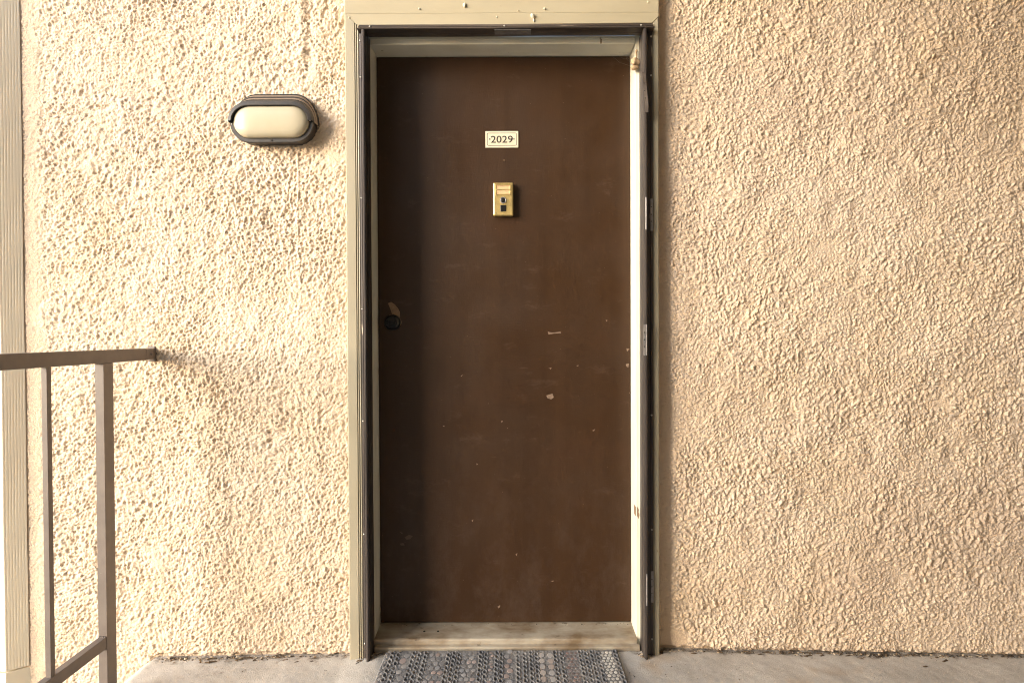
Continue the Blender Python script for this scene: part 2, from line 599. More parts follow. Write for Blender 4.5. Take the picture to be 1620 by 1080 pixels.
def stucco_panel(x0, x1, z0, z1, side, step=0.0023):
    nx, nz = int((x1 - x0) / step), int((z1 - z0) / step)
    U, V = np.meshgrid(np.linspace(x0, x1, nx), np.linspace(z0, z1, nz))
    h = stucco_height(U, V, side)
    soft = np.ones_like(U)
    if side < 0:
        # hand-floated strip beside the fluted post
        e = U + 1.640 + 0.004 * vnoise(U, V, 0.05, 31)
        soft = 0.35 + 0.65 * sstep(e, 0.03, 0.075)
        h = h * soft
        # trowel channel running down towards the lamp, and a hairline ridge under it
        cx = -0.672 - 0.05 * np.clip(2.06 - V, 0, 1)
        h -= 0.006 * np.exp(-((U - cx) / 0.012) ** 2) * sstep(V, 1.90, 2.02) * (0.6 + 0.4 * vnoise(U, V, 0.03, 33))
        h += 0.003 * np.exp(-((U - cx + 0.03) / 0.013) ** 2) * sstep(V, 1.90, 2.02)
        cx2 = -0.719 + 0.002 * vnoise(V, V * 0, 0.1, 34)
        ridge = np.exp(-((U - cx2) / 0.003) ** 2) * sstep(V, 1.36, 1.42) * (1 - sstep(V, 1.70, 1.72))
        h = h * (1 - 0.5 * ridge) + 0.0012 * ridge
        # a dab of smooth plaster here and there
        for (px, pz, pr) in ((-1.42, 1.63, 0.018), (-0.60, 1.66, 0.022), (-1.05, 0.80, 0.03), (-1.2, 0.30, 0.03), (-0.66, 1.94, 0.02)):
            k = np.exp(-(((U - px) / pr) ** 2 + ((V - pz) / (pr * 1.4)) ** 2))
            h = h * (1 - 0.8 * k) + 0.002 * k
        zb = floor_z(U) + 0.004 + 0.006 * vnoise(U, U * 0, 0.02, 35) + 0.004 * vnoise(U, U * 0, 0.1, 36)
        under = (1 - sstep(V, zb - 0.003, zb + 0.003)) * sstep(U, -1.24, -1.22)
        h -= 0.012 * under
    else:
        e = U - 0.486 + 0.006 * vnoise(U, V, 0.06, 41) + 0.004 * vnoise(U, V, 0.02, 42)
        wband = 0.062 + 0.012 * np.sin(V * 2.3 + 1)
        soft = 0.36 + 0.64 * sstep(e, wband * 0.55, wband)
        h = h * soft - 0.003 * (1 - soft)
        pk = blobs(U, V, 0.021, 700, 0.12, 0.28, 0.7, 0.5)
        h -= 0.004 * pk * (1 - sstep(e, wband * 0.7, wband))
        # bald smooth patch in the corner by the door's foot, and a flat scar further right
        k = sstep(0.62 - U, 0.0, 0.04) * sstep(0.075 - V, 0.0, 0.03)
        h = h * (1 - 0.85 * k)
        for (px, pz, pr) in ((1.445, 0.83, 0.022), (1.05, 1.35, 0.03), (1.30, 0.25, 0.03)):
            k = np.exp(-(((U - px) / (pr * 1.5)) ** 2 + ((V - pz) / pr) ** 2))
            h = h * (1 - 0.75 * k)
        # thin shrinkage cracks
        for (ax, az, bx, bz) in ((0.84, 1.56, 0.76, 1.36), (0.86, 1.62, 0.84, 1.56)):
            t = np.clip(((U - ax) * (bx - ax) + (V - az) * (bz - az)) / ((bx - ax) ** 2 + (bz - az) ** 2), 0, 1)
            d = np.hypot(U - ax - t * (bx - ax) + 0.01 * vnoise(U, V, 0.05, 44), V - az - t * (bz - az))
            h -= 0.003 * np.exp(-(d / 0.0026) ** 2)
        zb = np.interp(U, [0.48, 0.60, 1.1, 1.75, 2.0], [0.010, 0.006, -0.012, -0.022, -0.024]) + 0.004 * vnoise(U, U * 0, 0.02, 45)
        h -= 0.014 * (1 - sstep(V, zb - 0.003, zb + 0.003))
    return grid_mesh(U, -h, V, 'stucco_face')


link('stucco_face', stucco_panel(-1.665, -0.535, -0.24, 2.26, -1), 'stucco', wall, label='brightly lit pitted stucco left of the door')
link('stucco_face', stucco_panel(0.474, 1.84, -0.05, 2.26, 1), 'stucco', wall, label='lumpy stucco right of the door')
# plain continuation outside the picture: below the landing, above the head, on to the right
box('wall_core', (-1.66, -0.53, 0.014, 0.2, -2.75, -0.2), 'stucco', wall)


def plain_panel(x0, x1, z0, z1, step, side):
    A, B = np.meshgrid(np.linspace(x0, x1, int((x1 - x0) / step)), np.linspace(z0, z1, int((z1 - z0) / step)))
    return link('stucco_face', grid_mesh(A, -stucco_height(A, B, side), B, 'stucco_face'), 'stucco', wall)


plain_panel(-1.665, -0.03, 2.2605, 3.05, 0.0068, -1)
plain_panel(-0.03, 1.84, 2.2605, 3.05, 0.0068, 1)
plain_panel(1.8405, 3.2, -0.05, 3.05, 0.0095, 1)
box('wall_core', (3.2005, 6.0, 0.0, 0.2, -2.75, 3.05), 'stucco', wall)
box('wall_core', (1.8405, 3.2, 0.016, 0.2, -2.75, 3.05), 'stucco', wall)

# ------------------------------------------------------------------ fluted post at the left end of the wall
post = thing('fluted_post', 'cream fluted trim post at the left end of the stucco wall', 'trim post', (-1.70, -0.04, -0.05))
prof = []
for i in range(7):                                            # flutes on the splayed face turned to the door
    t0 = 0.06 + i * 0.128
    for (t, dpt) in ((t0, 0.0), (t0 + 0.075, 0.0), (t0 + 0.092, 0.0006), (t0 + 0.115, 0.0006)):
        prof.append((-1.641 - 0.049 * t - dpt * 0.5, -0.001 - 0.038 * t + dpt * 0.9))
prof += [(-1.6895, -0.0386), (-1.6915, -0.0400), (-1.6945, -0.0405)]
x = -1.698
while x > -1.84:                                              # and on the front
    prof += [(x, -0.0405), (x - 0.010, -0.0405), (x - 0.0115, -0.0390), (x - 0.014, -0.0390)]
    x -= 0.0155
prof += [(-1.868, -0.038), (-1.872, -0.030), (-1.872, 0.1), (-1.67, 0.1), (-1.67, 0.0005)]
prism('fluted_board', prof, -0.045, 3.05, 'z', 'fluted_paint', post, cuts=30, wob=0.0006)
prism('plinth', [(-1.640, 0.002), (-1.6905, -0.0415), (-1.875, -0.0415), (-1.875, 0.1), (-1.66, 0.1)], -2.75, -0.050, 'z', 'fluted_paint', post)

# ------------------------------------------------------------------ door frame
frame = thing('door_frame', 'olive cream painted wooden door casing and jamb around the brown door', 'door frame', (-0.03, 0, 0))
ZI = 2.083                                                     # inner top of the casing
left_prof = [(-0.546, 0.02), (-0.546, -0.037), (-0.543, -0.040), (-0.5142, -0.040), (-0.5132, -0.0335), (-0.5112, -0.0335), (-0.5103, -0.0400),
             (-0.5088, -0.0412), (-0.5070, -0.0400), (-0.5061, -0.0345), (-0.5048, -0.0345), (-0.5040, -0.0405), (-0.5020, -0.0415),
             (-0.4995, -0.0400), (-0.4985, -0.0355), (-0.4775, -0.0355), (-0.4775, 0.012), (-0.49, 0.02)]
prism('casing', left_prof, -0.022, lambda a, b: ZI + max(0.0, (-0.501 - a)) * 0.95, 'z', 'trim_paint', frame, cuts=24, wob=0.0003)
right_prof = [(0.487, 0.02), (0.487, -0.037), (0.4845, -0.040), (0.470, -0.040), (0.4685, -0.0355), (0.4365, -0.0355), (0.4365, 0.0125), (0.46, 0.02)]
prism('casing', right_prof, -0.02, lambda a, b: ZI + 0.006 + max(0.0, (a - 0.467)) * 1.0, 'z', 'trim_paint', frame, cuts=24, wob=0.0003)
hv = [(-0.5005, ZI + 0.0015), (0.4665, ZI + 0.0075), (0.4875, 2.1115), (0.4875, 2.125), (-0.547, 2.125)]
v = [(p[0], -0.0395, p[1]) for p in hv] + [(p[0], 0.02, p[1]) for p in hv]
n = len(hv)
bm = bmesh.new()
bv = [bm.verts.new(q) for q in v]
bm.faces.new(bv[:n])
bm.faces.new(bv[n:][::-1])
for i in range(n):
    bm.faces.new((bv[i], bv[n + i], bv[n + (i + 1) % n], bv[(i + 1) % n]))
bmesh.ops.bevel(bm, geom=list(bm.edges), offset=0.0012, segments=1, affect='EDGES')
link('head_casing', from_bm(bm), 'header_paint', frame)
box('head_casing', (-0.4715, 0.43, -0.034, 0.0118, 2.0745, ZI), 'header_paint', frame, bev=0.0008)
box('header_board', (-0.5465, 0.4878, -0.0383, 0.02, 2.1253, 2.4), 'header_paint', frame, bev=0.0014)
# jambs: flat liner boards running back to the door
box('jamb', (-0.49, -0.4745, 0.0145, 0.17, -0.02, 2.090), 'jamb_paint', frame, bev=0.002)
box('jamb', (0.4215, 0.444, 0.0145, 0.17, -0.02, 2.090), 'jamb_paint', frame, bev=0.002)
box('jamb', (-0.4735, 0.4205, 0.0125, 0.17, 2.0485, 2.0735), 'jamb_paint', frame, bev=0.0025)
box('jamb_bead', (-0.4735, 0.4205, 0.0085, 0.0122, 2.0625, 2.0725), 'jamb_paint', frame, bev=0.001)
box('jamb_bead', (0.4335, 0.4365, 0.0065, 0.0143, 0.0, 2.073), 'jamb_paint', frame, bev=0.001)
box('door_stop', (-0.4744, -0.45, 0.1462, 0.169, 0.0, 2.048), 'jamb_paint', frame)
box('door_stop', (0.40, 0.4214, 0.1462, 0.169, 0.0, 2.048), 'jamb_paint', frame)
box('door_stop', (-0.449, 0.399, 0.1462, 0.169, 2.02, 2.0484), 'jamb_paint', frame)


def lump(name, c, r, mat, parent, seed=1, sx=1.0, sy=1.0, sz=1.0, rough=0.35, sub=3):
    rr = random.Random(seed)
    bm = bmesh.new()
    bmesh.ops.create_icosphere(bm, subdivisions=sub, radius=1.0)
    ks = [(Vector((rr.gauss(0, 1), rr.gauss(0, 1), rr.gauss(0, 1))).normalized(), rr.uniform(-1, 1)) for _ in range(14)]
    for vv in bm.verts:
        d = vv.co.normalized()
        s = 1 + rough * sum(a * max(0, d.dot(k)) ** 6 for k, a in ks)
        vv.co = Vector((c[0] + d.x * s * r * sx, c[1] + d.y * s * r * sy, c[2] + d.z * s * r * sz))
    return link(name, from_bm(bm), mat, parent, smooth=True)


# blobs of plaster splashed on the head casing
for i, (x, z, r, sz) in enumerate(((-0.152, 2.150, 0.0042, 1.7), (0.073, 2.111, 0.0065, 1.0), (0.076, 2.100, 0.0032, 2.0), (0.112, 2.138, 0.0036, 0.9),
                                   (-0.045, 2.112, 0.0028, 1.0), (0.025, 2.132, 0.002, 1.0), (-0.30, 2.140, 0.0022, 1.4), (0.452, 2.158, 0.0022, 1.2),
                                   (-0.53, 2.112, 0.0024, 1.8))):
    lump('plaster_splash', (x, -0.0405, z), r, 'ivory', frame, seed=30 + i, sz=sz, sy=0.9, sub=2, rough=0.5)
# gouge where the jamb paint has broken away
flat_poly('paint_gouge', [(0.4240, 0.482), (0.4300, 0.470), (0.4290, 0.462), (0.4325, 0.452), (0.4290, 0.438), (0.4240, 0.450)], 0.0142, 'bare_wood', frame)
bm = bmesh.new()
box_bm(bm, 0.4208, 0.4216, 0.016, 0.05, 0.446, 0.478)
link('paint_gouge', from_bm(bm), 'bare_wood', frame)

# ------------------------------------------------------------------ threshold
sill = thing('threshold', 'worn dirty metal threshold under the brown door', 'threshold', (-0.03, 0.03, 0))
prism('sill_plate', [(0.17, 0.041), (0.10, 0.0415), (0.09, 0.0405), (0.012, 0.0345), (0.006, 0.0325), (0.0035, 0.0285), (0.003, 0.02), (0.003, -0.02), (0.17, -0.02)],
      -0.4738, 0.4208, 'x', 'aluminium', sill, cuts=60, wob=0.0003)
prism('sill_nosing', [(0.0025, 0.0165), (-0.006, 0.0160), (-0.012, 0.0145), (-0.0135, 0.010), (-0.0135, -0.02), (0.0025, -0.02)],
      -0.4688, 0.4275, 'x', 'aluminium', sill, cuts=60, wob=0.0004)
for px in (-0.310, -0.262):
    o = lathe('screw_hole', [(0.0042, 0.0), (0.0042, -0.0003), (0, -0.0003)], (px, 0.0, 0.0), 'dark_hole', sill, seg=12)
    o.rotation_euler = (R(-90 + 4.4), 0, 0)
    o.location = Vector((0, 0.05, 0.0379)) - sill.location

# ------------------------------------------------------------------ the door
DY = 0.10
door = thing('front_door', 'flat dark brown painted front door numbered 2029', 'door', (-0.027, DY, 0.043))
slab = box('door_slab', (-0.4730, 0.4200, DY, 0.145, 0.0445, 2.0465), 'door_paint', door, bev=0.0015)


def dp(px, py):
    return (-0.4723 + (px - 596) * 0.8935 / 401.0, 2.0488 - (py - 90) * 2.0061 / 895.0)


chips = [('chip', [(865, 523), (869, 524), (873, 524.6), (880, 523.8), (885, 523), (886, 525.5), (880, 525.6), (875, 526), (871, 526.8), (866, 527.4)]),
         ('chip', [(862, 624), (872, 621), (874, 627), (870, 630), (864, 628)]),
         ('chip', [(990, 550), (995, 551), (991, 555)]), ('chip', [(989, 575), (994, 574), (993, 580), (990, 579)]),
         ('chip', [(994, 620), (997, 619), (996, 623)]),
         ('scuff', [(635, 848), (642, 844), (648, 846), (644, 851), (638, 852)]), ('scuff', [(627, 858), (633, 857), (635, 861), (629, 861)]),
         ('scuff', [(627, 839), (632, 841), (631, 843)]),
         ('chip', [(935, 680), (940, 677), (938, 681)]), ('chip', [(867, 580), (871, 580), (869, 583)]),
         ('chip', [(726, 593), (729, 590), (728, 593)]), ('chip', [(790, 664), (793, 664), (791, 667)]),
         ('chip', [(750, 731), (753, 732), (751, 734)]), ('chip', [(697, 671), (700, 671), (699, 673)]),
         ('chip', [(957, 505), (960, 505), (959, 508)]), ('chip', [(910, 577), (914, 576), (913, 578)]),
         ('chip', [(783, 959), (787, 957), (787, 960), (784, 962)]), ('chip', [(742, 822), (745, 820), (744, 824)]),
         ('chip', [(868, 919), (873, 918), (872, 920)]), ('chip', [(812, 876), (815, 874), (814, 879)])]
for i, (m, pts) in enumerate(chips):
    flat_poly('paint_chip', [dp(*p) for p in pts], DY - 0.0001, m, door)
# bare patch above the lock where an old rose sat
flat_poly('bare_patch', [dp(*p) for p in ((611, 477), (616, 475), (622, 479), (627, 485), (630, 491), (630, 500), (633, 507), (631, 512), (627, 505), (618, 496), (615, 487))],
          DY - 0.0001, 'bare_wood', door)
# deadbolt cylinder
lk = lathe('deadbolt', [(0.0285, 0.0), (0.0285, -0.006), (0.0265, -0.011), (0.0200, -0.020), (0.0185, -0.021), (0.0180, -0.019), (0.0165, -0.019),
                        (0.0155, -0.022), (0.0100, -0.0225), (0.0095, -0.0205), (0.0085, -0.0205), (0.0075, -0.0230), (0, -0.0235)],
           (-0.4225, DY, 1.113), 'black_metal', door, seg=36)
bm = bmesh.new()
box_bm(bm, -0.4232, -0.4218, DY - 0.0242, DY - 0.022, 1.109, 1.117)
link('keyhole', from_bm(bm), 'dark_hole', lk)
# nail left in the door
lathe('nail', [(0.0008, 0.002), (0.0008, -0.012), (0.0022, -0.0125), (0.0022, -0.0135), (0, -0.014)], (-0.0245, DY, 1.680), 'bare_wood', door, seg=8)

# number plate
plate = box('number_plate', (-0.0905, 0.0255, DY - 0.0035, DY - 0.0002, 1.7270, 1.7850), 'ivory', door, bev=0.0008)
PY = DY - 0.0036
cx, cz = -0.0325, 1.7560


def border(w, h, r, t):
    def outline(w_, h_, r_):
        pts = []
        for (sx, sz, a0) in ((1, 1, 0), (-1, 1, 90), (-1, -1, 180), (1, -1, 270)):
            arc = []
            for k in range(7):                                # rounded corners
                a = R(a0 + 90 * k / 6)
                arc.append((sx * (w_ - r_) + r_ * math.cos(a), sz * (h_ - r_) + r_ * math.sin(a)))
            pts += arc
        return pts
    o_, i_ = outline(w, h, r), outline(w - t, h - t, max(r - t, 0.0005))
    n_ = len(o_)
    vv = [(cx + p[0], PY, cz + p[1]) for p in o_] + [(cx + p[0], PY, cz + p[1]) for p in i_]
    vv += [(q[0], PY - 0.0004, q[2]) for q in vv]
    ff = []
    for k in range(n_):
        j = (k + 1) % n_
        ff += [(2 * n_ + k, 2 * n_ + j, 3 * n_ + j, 3 * n_ + k), (k, j, 2 * n_ + j, 2 * n_ + k), (n_ + k, 3 * n_ + k, 3 * n_ + j, n_ + j)]
    return mesh_from(vv, ff)


link('border_line', border(0.0525, 0.0225, 0.006, 0.0015), 'ink', plate)
for ch, dx in zip('2029', (-0.0292, -0.0098, 0.0098, 0.0292)):
    cu = bpy.data.curves.new('digit_text', 'FONT')
    cu.body = ch
    cu.size = 0.0345
    cu.align_x = 'CENTER'
    cu.extrude = 0.0003
    cu.offset = 0.00022
    to = bpy.data.objects.new('digit_text', cu)
    COL.objects.link(to)
    bpy.context.view_layer.update()
    me = bpy.data.meshes.new_from_object(to.evaluated_get(bpy.context.evaluated_depsgraph_get()))
    bpy.data.objects.remove(to)
    bpy.data.curves.remove(cu)
    me.materials.clear()
    co = np.zeros(len(me.vertices) * 3)
    me.vertices.foreach_get('co', co)
    co = co.reshape(-1, 3)
    mid = (co[:, 0].min() + co[:, 0].max()) / 2
    zm = (co[:, 1].min() + co[:, 1].max()) / 2
    new = np.stack([cx + dx * 1.02 + (co[:, 0] - mid) * 1.13, PY - 0.0003 - co[:, 2], cz + (co[:, 1] - zm)], -1)
    me.vertices.foreach_set('co', new.ravel())
    me.update()
    link('digit', me, 'ink', plate)
for sx in (-0.0425, 0.0425):
    lathe('plate_screw', [(0.0024, 0.0005), (0.0024, -0.0008), (0, -0.0011)], (cx + sx, PY, cz + 0.0005), 'ink', plate, seg=12)

# brass viewer and name-card chime
bx0, bx1, bz0, bz1, by = -0.0640, 0.0065, 1.4840, 1.6000, DY - 0.022
bell = box('door_chime', (bx0, bx1, by, DY - 0.0002, bz0, bz1), 'brass', door, bev=0.0045, smooth=False)
bm = bmesh.new()
wx0, wx1, wz0, wz1 = -0.0545, -0.0020, 1.5560, 1.5925
box_bm(bm, wx0, wx1, by - 0.0022, by + 0.001, wz1 - 0.0032, wz1, bev=0.0006)
box_bm(bm, wx0, wx1, by - 0.0022, by + 0.001, wz0, wz0 + 0.0032, bev=0.0006)
box_bm(bm, wx0, wx0 + 0.0032, by - 0.0020, by + 0.001, wz0 + .0033, wz1 - .0033, bev=0.0006)
box_bm(bm, wx1 - 0.0032, wx1, by - 0.0020, by + 0.001, wz0 + .0033, wz1 - .0033, bev=0.0006)
box_bm(bm, wx0 + .0033, wx1 - .0033, by - 0.0018, by + 0.001, 1.5728, 1.5756, bev=0.0006)
win = link('card_window', from_bm(bm), 'brass', bell)
box('name_card', (wx0 + .0034, wx1 - .0034, by - 0.0004, by + 0.0005, wz0 + .0034, 1.5726), 'peach_card', win, bev=0)
box('name_card', (wx0 + .0034, wx1 - .0034, by - 0.0004, by + 0.0005, 1.5758, wz1 - .0034), 'peach_card', win, bev=0)
pe = lathe('peephole', [(0.0118, 0.001), (0.0118, -0.002), (0.0105, -0.0036), (0.0092, -0.0036), (0.0084, -0.0018), (0.0, -0.0016)], (-0.0285, by, 1.5375), 'steel', bell, seg=24)
lathe('lens', [(0.0080, -0.0019), (0.0065, -0.0026), (0.0030, -0.0034), (0, -0.0036)], (-0.0285, by, 1.5375), 'black_metal', pe, seg=20)
bt = box('push_button', (-0.0390, -0.0180, by - 0.0018, by + 0.001, 1.4985, 1.5210), 'black_metal', bell, bev=0.0016)

# ------------------------------------------------------------------ screen-door frame
sf = thing('screen_door_frame', 'weathered dark bronze metal screen door frame screwed inside the casing', 'screen frame', (-0.02, -0.05, 0))


def nose_profile(s, xf, xn, xi):
    """s: sign towards the opening; xf flange end, xn start of nose, xi opening side"""
    d = s
    return [(xf, -0.0362), (xf, -0.0392), (xf + d * 0.004, -0.0398), (xf + d * 0.0055, -0.0425), (xf + d * 0.0075, -0.0425), (xf + d * 0.009, -0.0395),
            (xn - d * 0.0015, -0.0395), (xn, -0.041), (xn, -0.060), (xn + d * 0.0015, -0.0645), (xn + d * 0.0035, -0.0662), (xi - d * 0.0040, -0.0662),
            (xi - d * 0.0032, -0.0630), (xi - d * 0.0016, -0.0630), (xi, -0.0600), (xi, -0.036), (xi - d * 0.0012, -0.034), (xi - d * 0.0012, -0.026), (xi, -0.024),
            (xi, 0.0062), (xi - d * 0.0030, 0.0062), (xi - d * 0.0030, -0.0362)]


prism('frame_rail', nose_profile(1, -0.4985, -0.4855, -0.4695 - 0.004), -0.022, 2.060, 'z', 'bronze', sf, cuts=40, wob=0.0003)


def bend(o, amt):
    me = o.data
    for vtx in me.vertices:
        z = vtx.co.z
        vtx.co.x += amt * math.exp(-((z - 1.93) / 0.07) ** 2) * (-1)


rr_ = prism('frame_rail', nose_profile(-1, 0.4665, 0.4435, 0.4325), -0.018, 2.063, 'z', 'bronze', sf, cuts=40, wob=0.0003)
head_prof = [(-0.0402, 2.0865), (-0.0432, 2.0865), (-0.0440, 2.0820), (-0.0470, 2.0800), (-0.0470, 2.0775), (-0.0440, 2.0755), (-0.0440, 2.0690), (-0.0600, 2.0680),
             (-0.0650, 2.0665), (-0.0668, 2.0645), (-0.0668, 2.0625), (-0.0640, 2.0612), (-0.0360, 2.0610), (-0.0340, 2.0600), (-0.0200, 2.0600), (-0.0180, 2.0612), (-0.0135, 2.0612), (-0.0135, 2.0640), (-0.0345, 2.0650),
             (-0.0402, 2.072)]
hd = prism('frame_rail', head_prof, -0.4985, 0.4672, 'x', 'bronze_head', sf, cuts=60, wob=0.00035)
bm = bmesh.new()
box_bm(bm, -0.0525, 0.0665, -0.062, -0.030, 2.0585, 2.0599, bev=0.0005)
link('latch_plate', from_bm(bm), 'steel', sf)
for (x, y, z) in ((-0.4935, -0.0432, 2.035), (-0.4935, -0.0432, 1.915), (-0.4935, -0.0432, 1.52), (-0.4935, -0.0432, 1.155), (-0.4935, -0.0432, 0.785), (-0.4935, -0.0432, 0.41),
                  (-0.4935, -0.0432, 0.045), (0.4610, -0.0425, 2.044), (0.4610, -0.0425, 1.917), (0.4610, -0.0425, 0.80), (0.4610, -0.0425, 0.42), (0.4610, -0.0425, 0.055)):
    screw('screw', (x, y, z), 0.0030, sf)
for x in (-0.461, -0.02, 0.428):
    screw('screw', (x, -0.0468, 2.0788), 0.0030, sf)


def hinge(z0, z1, on_flange):
    if on_flange:
        lf = box('hinge', (0.4575, 0.4670, -0.0452, -0.0428, z0, z1), 'steel', sf, bev=0.0008)
        sxs, sy = 0.4605, -0.0453
    else:
        lf = box('hinge', (0.4295, 0.4370, -0.0690, -0.0665, z0, z1), 'steel', sf, bev=0.0008)
        sxs, sy = 0.4318, -0.0691
    for k in (0.29, 0.51, 0.74):
        lathe('hinge_screw_hole', [(0.0020, 0.0002), (0.0020, -0.0003), (0, -0.0003)], (sxs, sy, z0 + (z1 - z0) * k), 'dark_hole', lf, seg=8)
    bm_ = bmesh.new()
    m_ = Matrix.Translation((0.4390, -0.0665, (z0 + z1) / 2))
    bmesh.ops.create_cone(bm_, cap_ends=True, segments=14, radius1=0.0026, radius2=0.0026, depth=(z1 - z0), matrix=m_)
    me_ = from_bm(bm_)
    link('knuckle', me_, 'steel', lf)
    return lf


hinge(1.408, 1.513, True)
hinge(0.998, 1.100, False)
hinge(0.178, 0.282, True)
# bent strip of a torn hinge near the top
pts = [(0.4310, 1.917, 0), (0.4325, 1.890, 0), (0.4395, 1.812, 0), (0.4395, 1.786, 0)]
v, f = [], []
for (x, z, _) in pts:
    v += [(x - 0.0045, -0.0705, z), (x + 0.0055, -0.0720, z), (x + 0.0055, -0.0685, z), (x - 0.0045, -0.0680, z)]
for i in range(3):
    for k in range(4):
        f.append((4 * i + k, 4 * i + (k + 1) % 4, 4 * i + 4 + (k + 1) % 4, 4 * i + 4 + k))
f += [(0, 1, 2, 3), (15, 14, 13, 12)]
bm = bmesh.new()
bv = [bm.verts.new(q) for q in v]
for q in f:
    bm.faces.new([bv[i] for i in q])
st = link('bent_strip', from_bm(bm), 'bronze_head', sf, label='bent torn strip of bronze metal')
for z, x in ((1.880, 0.4318), (1.856, 0.4338), (1.832, 0.4358)):
    lathe('hinge_screw_hole', [(0.0018, 0.0002), (0.0018, -0.0004), (0, -0.0004)], (x, -0.0712, z), 'dark_hole', st, seg=8)

# ------------------------------------------------------------------ wall lamp
LC = Vector((-0.786, 0.0, 1.768))
lamp = thing('wall_lamp', 'oval dark bulkhead lamp with ribbed hood on the stucco left of the door', 'wall lamp', tuple(LC))


def stadium(hl, r, n=14, up=None, half=False):
    """outline (x, z); 'up' replaces the radius of the upper half in z"""
    pts = []
    for k in range(n + 1):
        a = R(-90 + 180 * k / n)
        s = math.sin(a)
        pts.append((hl + r * math.cos(a), (up if (up and s > 0) else r) * s))
    for k in range(n + 1):
        a = R(90 + 180 * k / n)
        s = math.sin(a)
        pts.append((-hl + r * math.cos(a), (up if (up and s > 0) else r) * s))
    if half:
        pts = [p for p in pts if p[1] >= -1e-6]
    return pts


def loft(name, loops, mat, parent, closed=True, cap0=False, cap1=False, smooth=True, **k):
    bm_ = bmesh.new()
    rows = [[bm_.verts.new((LC.x + p[0], y, LC.z + p[1])) for p in lp] for (lp, y) in loops]
    n_ = len(rows[0])
    for a, b in zip(rows[:-1], rows[1:]):
        for i in range(n_ if closed else n_ - 1):
            j = (i + 1) % n_
            bm_.faces.new((a[i], a[j], b[j], b[i]))
    if cap0:
        bm_.faces.new(rows[0][::-1])
    if cap1:
        bm_.faces.new(rows[-1])
    me_ = from_bm(bm_)
    o_ = link(name, me_, mat, parent, smooth=smooth, **k)
    if smooth:
        for e_ in me_.edges:
            pass
        try:
            me_.set_sharp_from_angle(angle=R(35))
        except Exception:
            pass
    return o_


HL = 0.072
loft('housing', [(stadium(HL, 0.0600), 0.012), (stadium(HL, 0.0620), -0.020), (stadium(HL, 0.0655), -0.038), (stadium(HL, 0.0655), -0.044), (stadium(HL, 0.0640), -0.047),
                 (stadium(HL, 0.0535), -0.047), (stadium(HL, 0.0520), -0.044), (stadium(HL, 0.0520), -0.020)], 'lamp_plastic', lamp)
dome = [(0.0518, -0.025), (0.0518, -0.046), (0.0505, -0.053), (0.0470, -0.059), (0.0410, -0.0635), (0.032, -0.0665), (0.018, -0.0682), (0.004, -0.0686)]
loft('lens', [(stadium(HL * (0.6 + 0.4 * min(1, r / 0.0495)), r), y) for (r, y) in dome], 'milk_lens', lamp, cap1=True)
# hood: a stepped half shell over the upper half, growing towards the wall
HH = HL - 0.004
hood = loft('hood', [(stadium(HH, 0.0560, up=0.0520, half=True), -0.030), (stadium(HH, 0.0560, up=0.0485, half=True), -0.0640),
                     (stadium(HH, 0.0580, up=0.0500, half=True), -0.0665), (stadium(HH, 0.0680, up=0.0630, half=True), -0.0640),
                     (stadium(HH, 0.0710, up=0.0690, half=True), -0.0520), (stadium(HH, 0.0715, up=0.0730, half=True), -0.0440),
                     (stadium(HH, 0.0690, up=0.0715, half=True), -0.0435), (stadium(HH, 0.0690, up=0.0715, half=True), 0.006)], 'lamp_plastic', lamp, closed=False)
def hood_band(name, mat, ra, ua, ya, rb, ub, yb):
    loft(name, [(stadium(HH, ra, up=ua, half=True), ya), (stadium(HH, rb, up=ub, half=True), yb)], mat, hood, closed=False)


hood_band('hood_groove_shade', 'lamp_groove_shade', 0.0700, 0.0715, -0.0435, 0.0712, 0.0765, -0.0425)  # dark bands paint the shade at the front of each rib
hood_band('hood_rib', 'lamp_rib_plastic', 0.0712, 0.0765, -0.0425, 0.0718, 0.0870, -0.0280)
hood_band('hood_groove_shade', 'lamp_groove_shade', 0.0705, 0.0855, -0.0285, 0.0722, 0.0915, -0.0272)
hood_band('hood_rib', 'lamp_rib_plastic', 0.0722, 0.0915, -0.0272, 0.0728, 0.1015, -0.0130)
hood_band('hood_groove_shade', 'lamp_groove_shade', 0.0710, 0.1000, -0.0135, 0.0735, 0.1060, -0.0122)
hood_band('hood_rim', 'lamp_plastic', 0.0735, 0.1060, -0.0122, 0.0738, 0.1090, 0.0080)
for (dx, dz) in ((0.0, -0.0588), (0.1298, 0.002), (-0.1302, -0.006)):
    screw('lamp_screw', (LC.x + dx, -0.0468 if dx <= 0 else -0.060, LC.z + dz), 0.0026, lamp, 'dark_hole' if dx == 0 else 'screw_metal')

# ------------------------------------------------------------------ railing
rail = thing('stair_railing', 'brown painted square steel railing fixed to the stucco wall', 'railing', (-1.217, -0.8, -0.1))
XA, XB = -1.230, -1.205
box('top_rail', (XA, XB, -1.95, -0.0465, 0.9895, 1.0285), 'rail_paint', rail, bev=0.002)
box('bottom_rail', (XA + .001, XB - .001, -1.95, -0.2535, 0.1445, 0.1785), 'rail_paint', rail, bev=0.0016)
pz = -0.6
prism('post', [(XA, -0.255), (XB, -0.255), (XB, -0.213), (XA, -0.213)], -0.55, 0.9892, 'z', 'rail_paint', rail)
prism('post', [(XA, -1.99), (XB, -1.99), (XB, -1.951), (XA, -1.951)], -0.55, 1.030, 'z', 'rail_paint', rail)
yb = -0.455
while yb > -1.9:
    box('baluster', (-1.2240, -1.2090, yb - 0.0075, yb + 0.0075, 0.1780, 0.9900), 'rail_paint', rail, bev=0.001)
    yb -= 0.214
wb = random.Random(8)
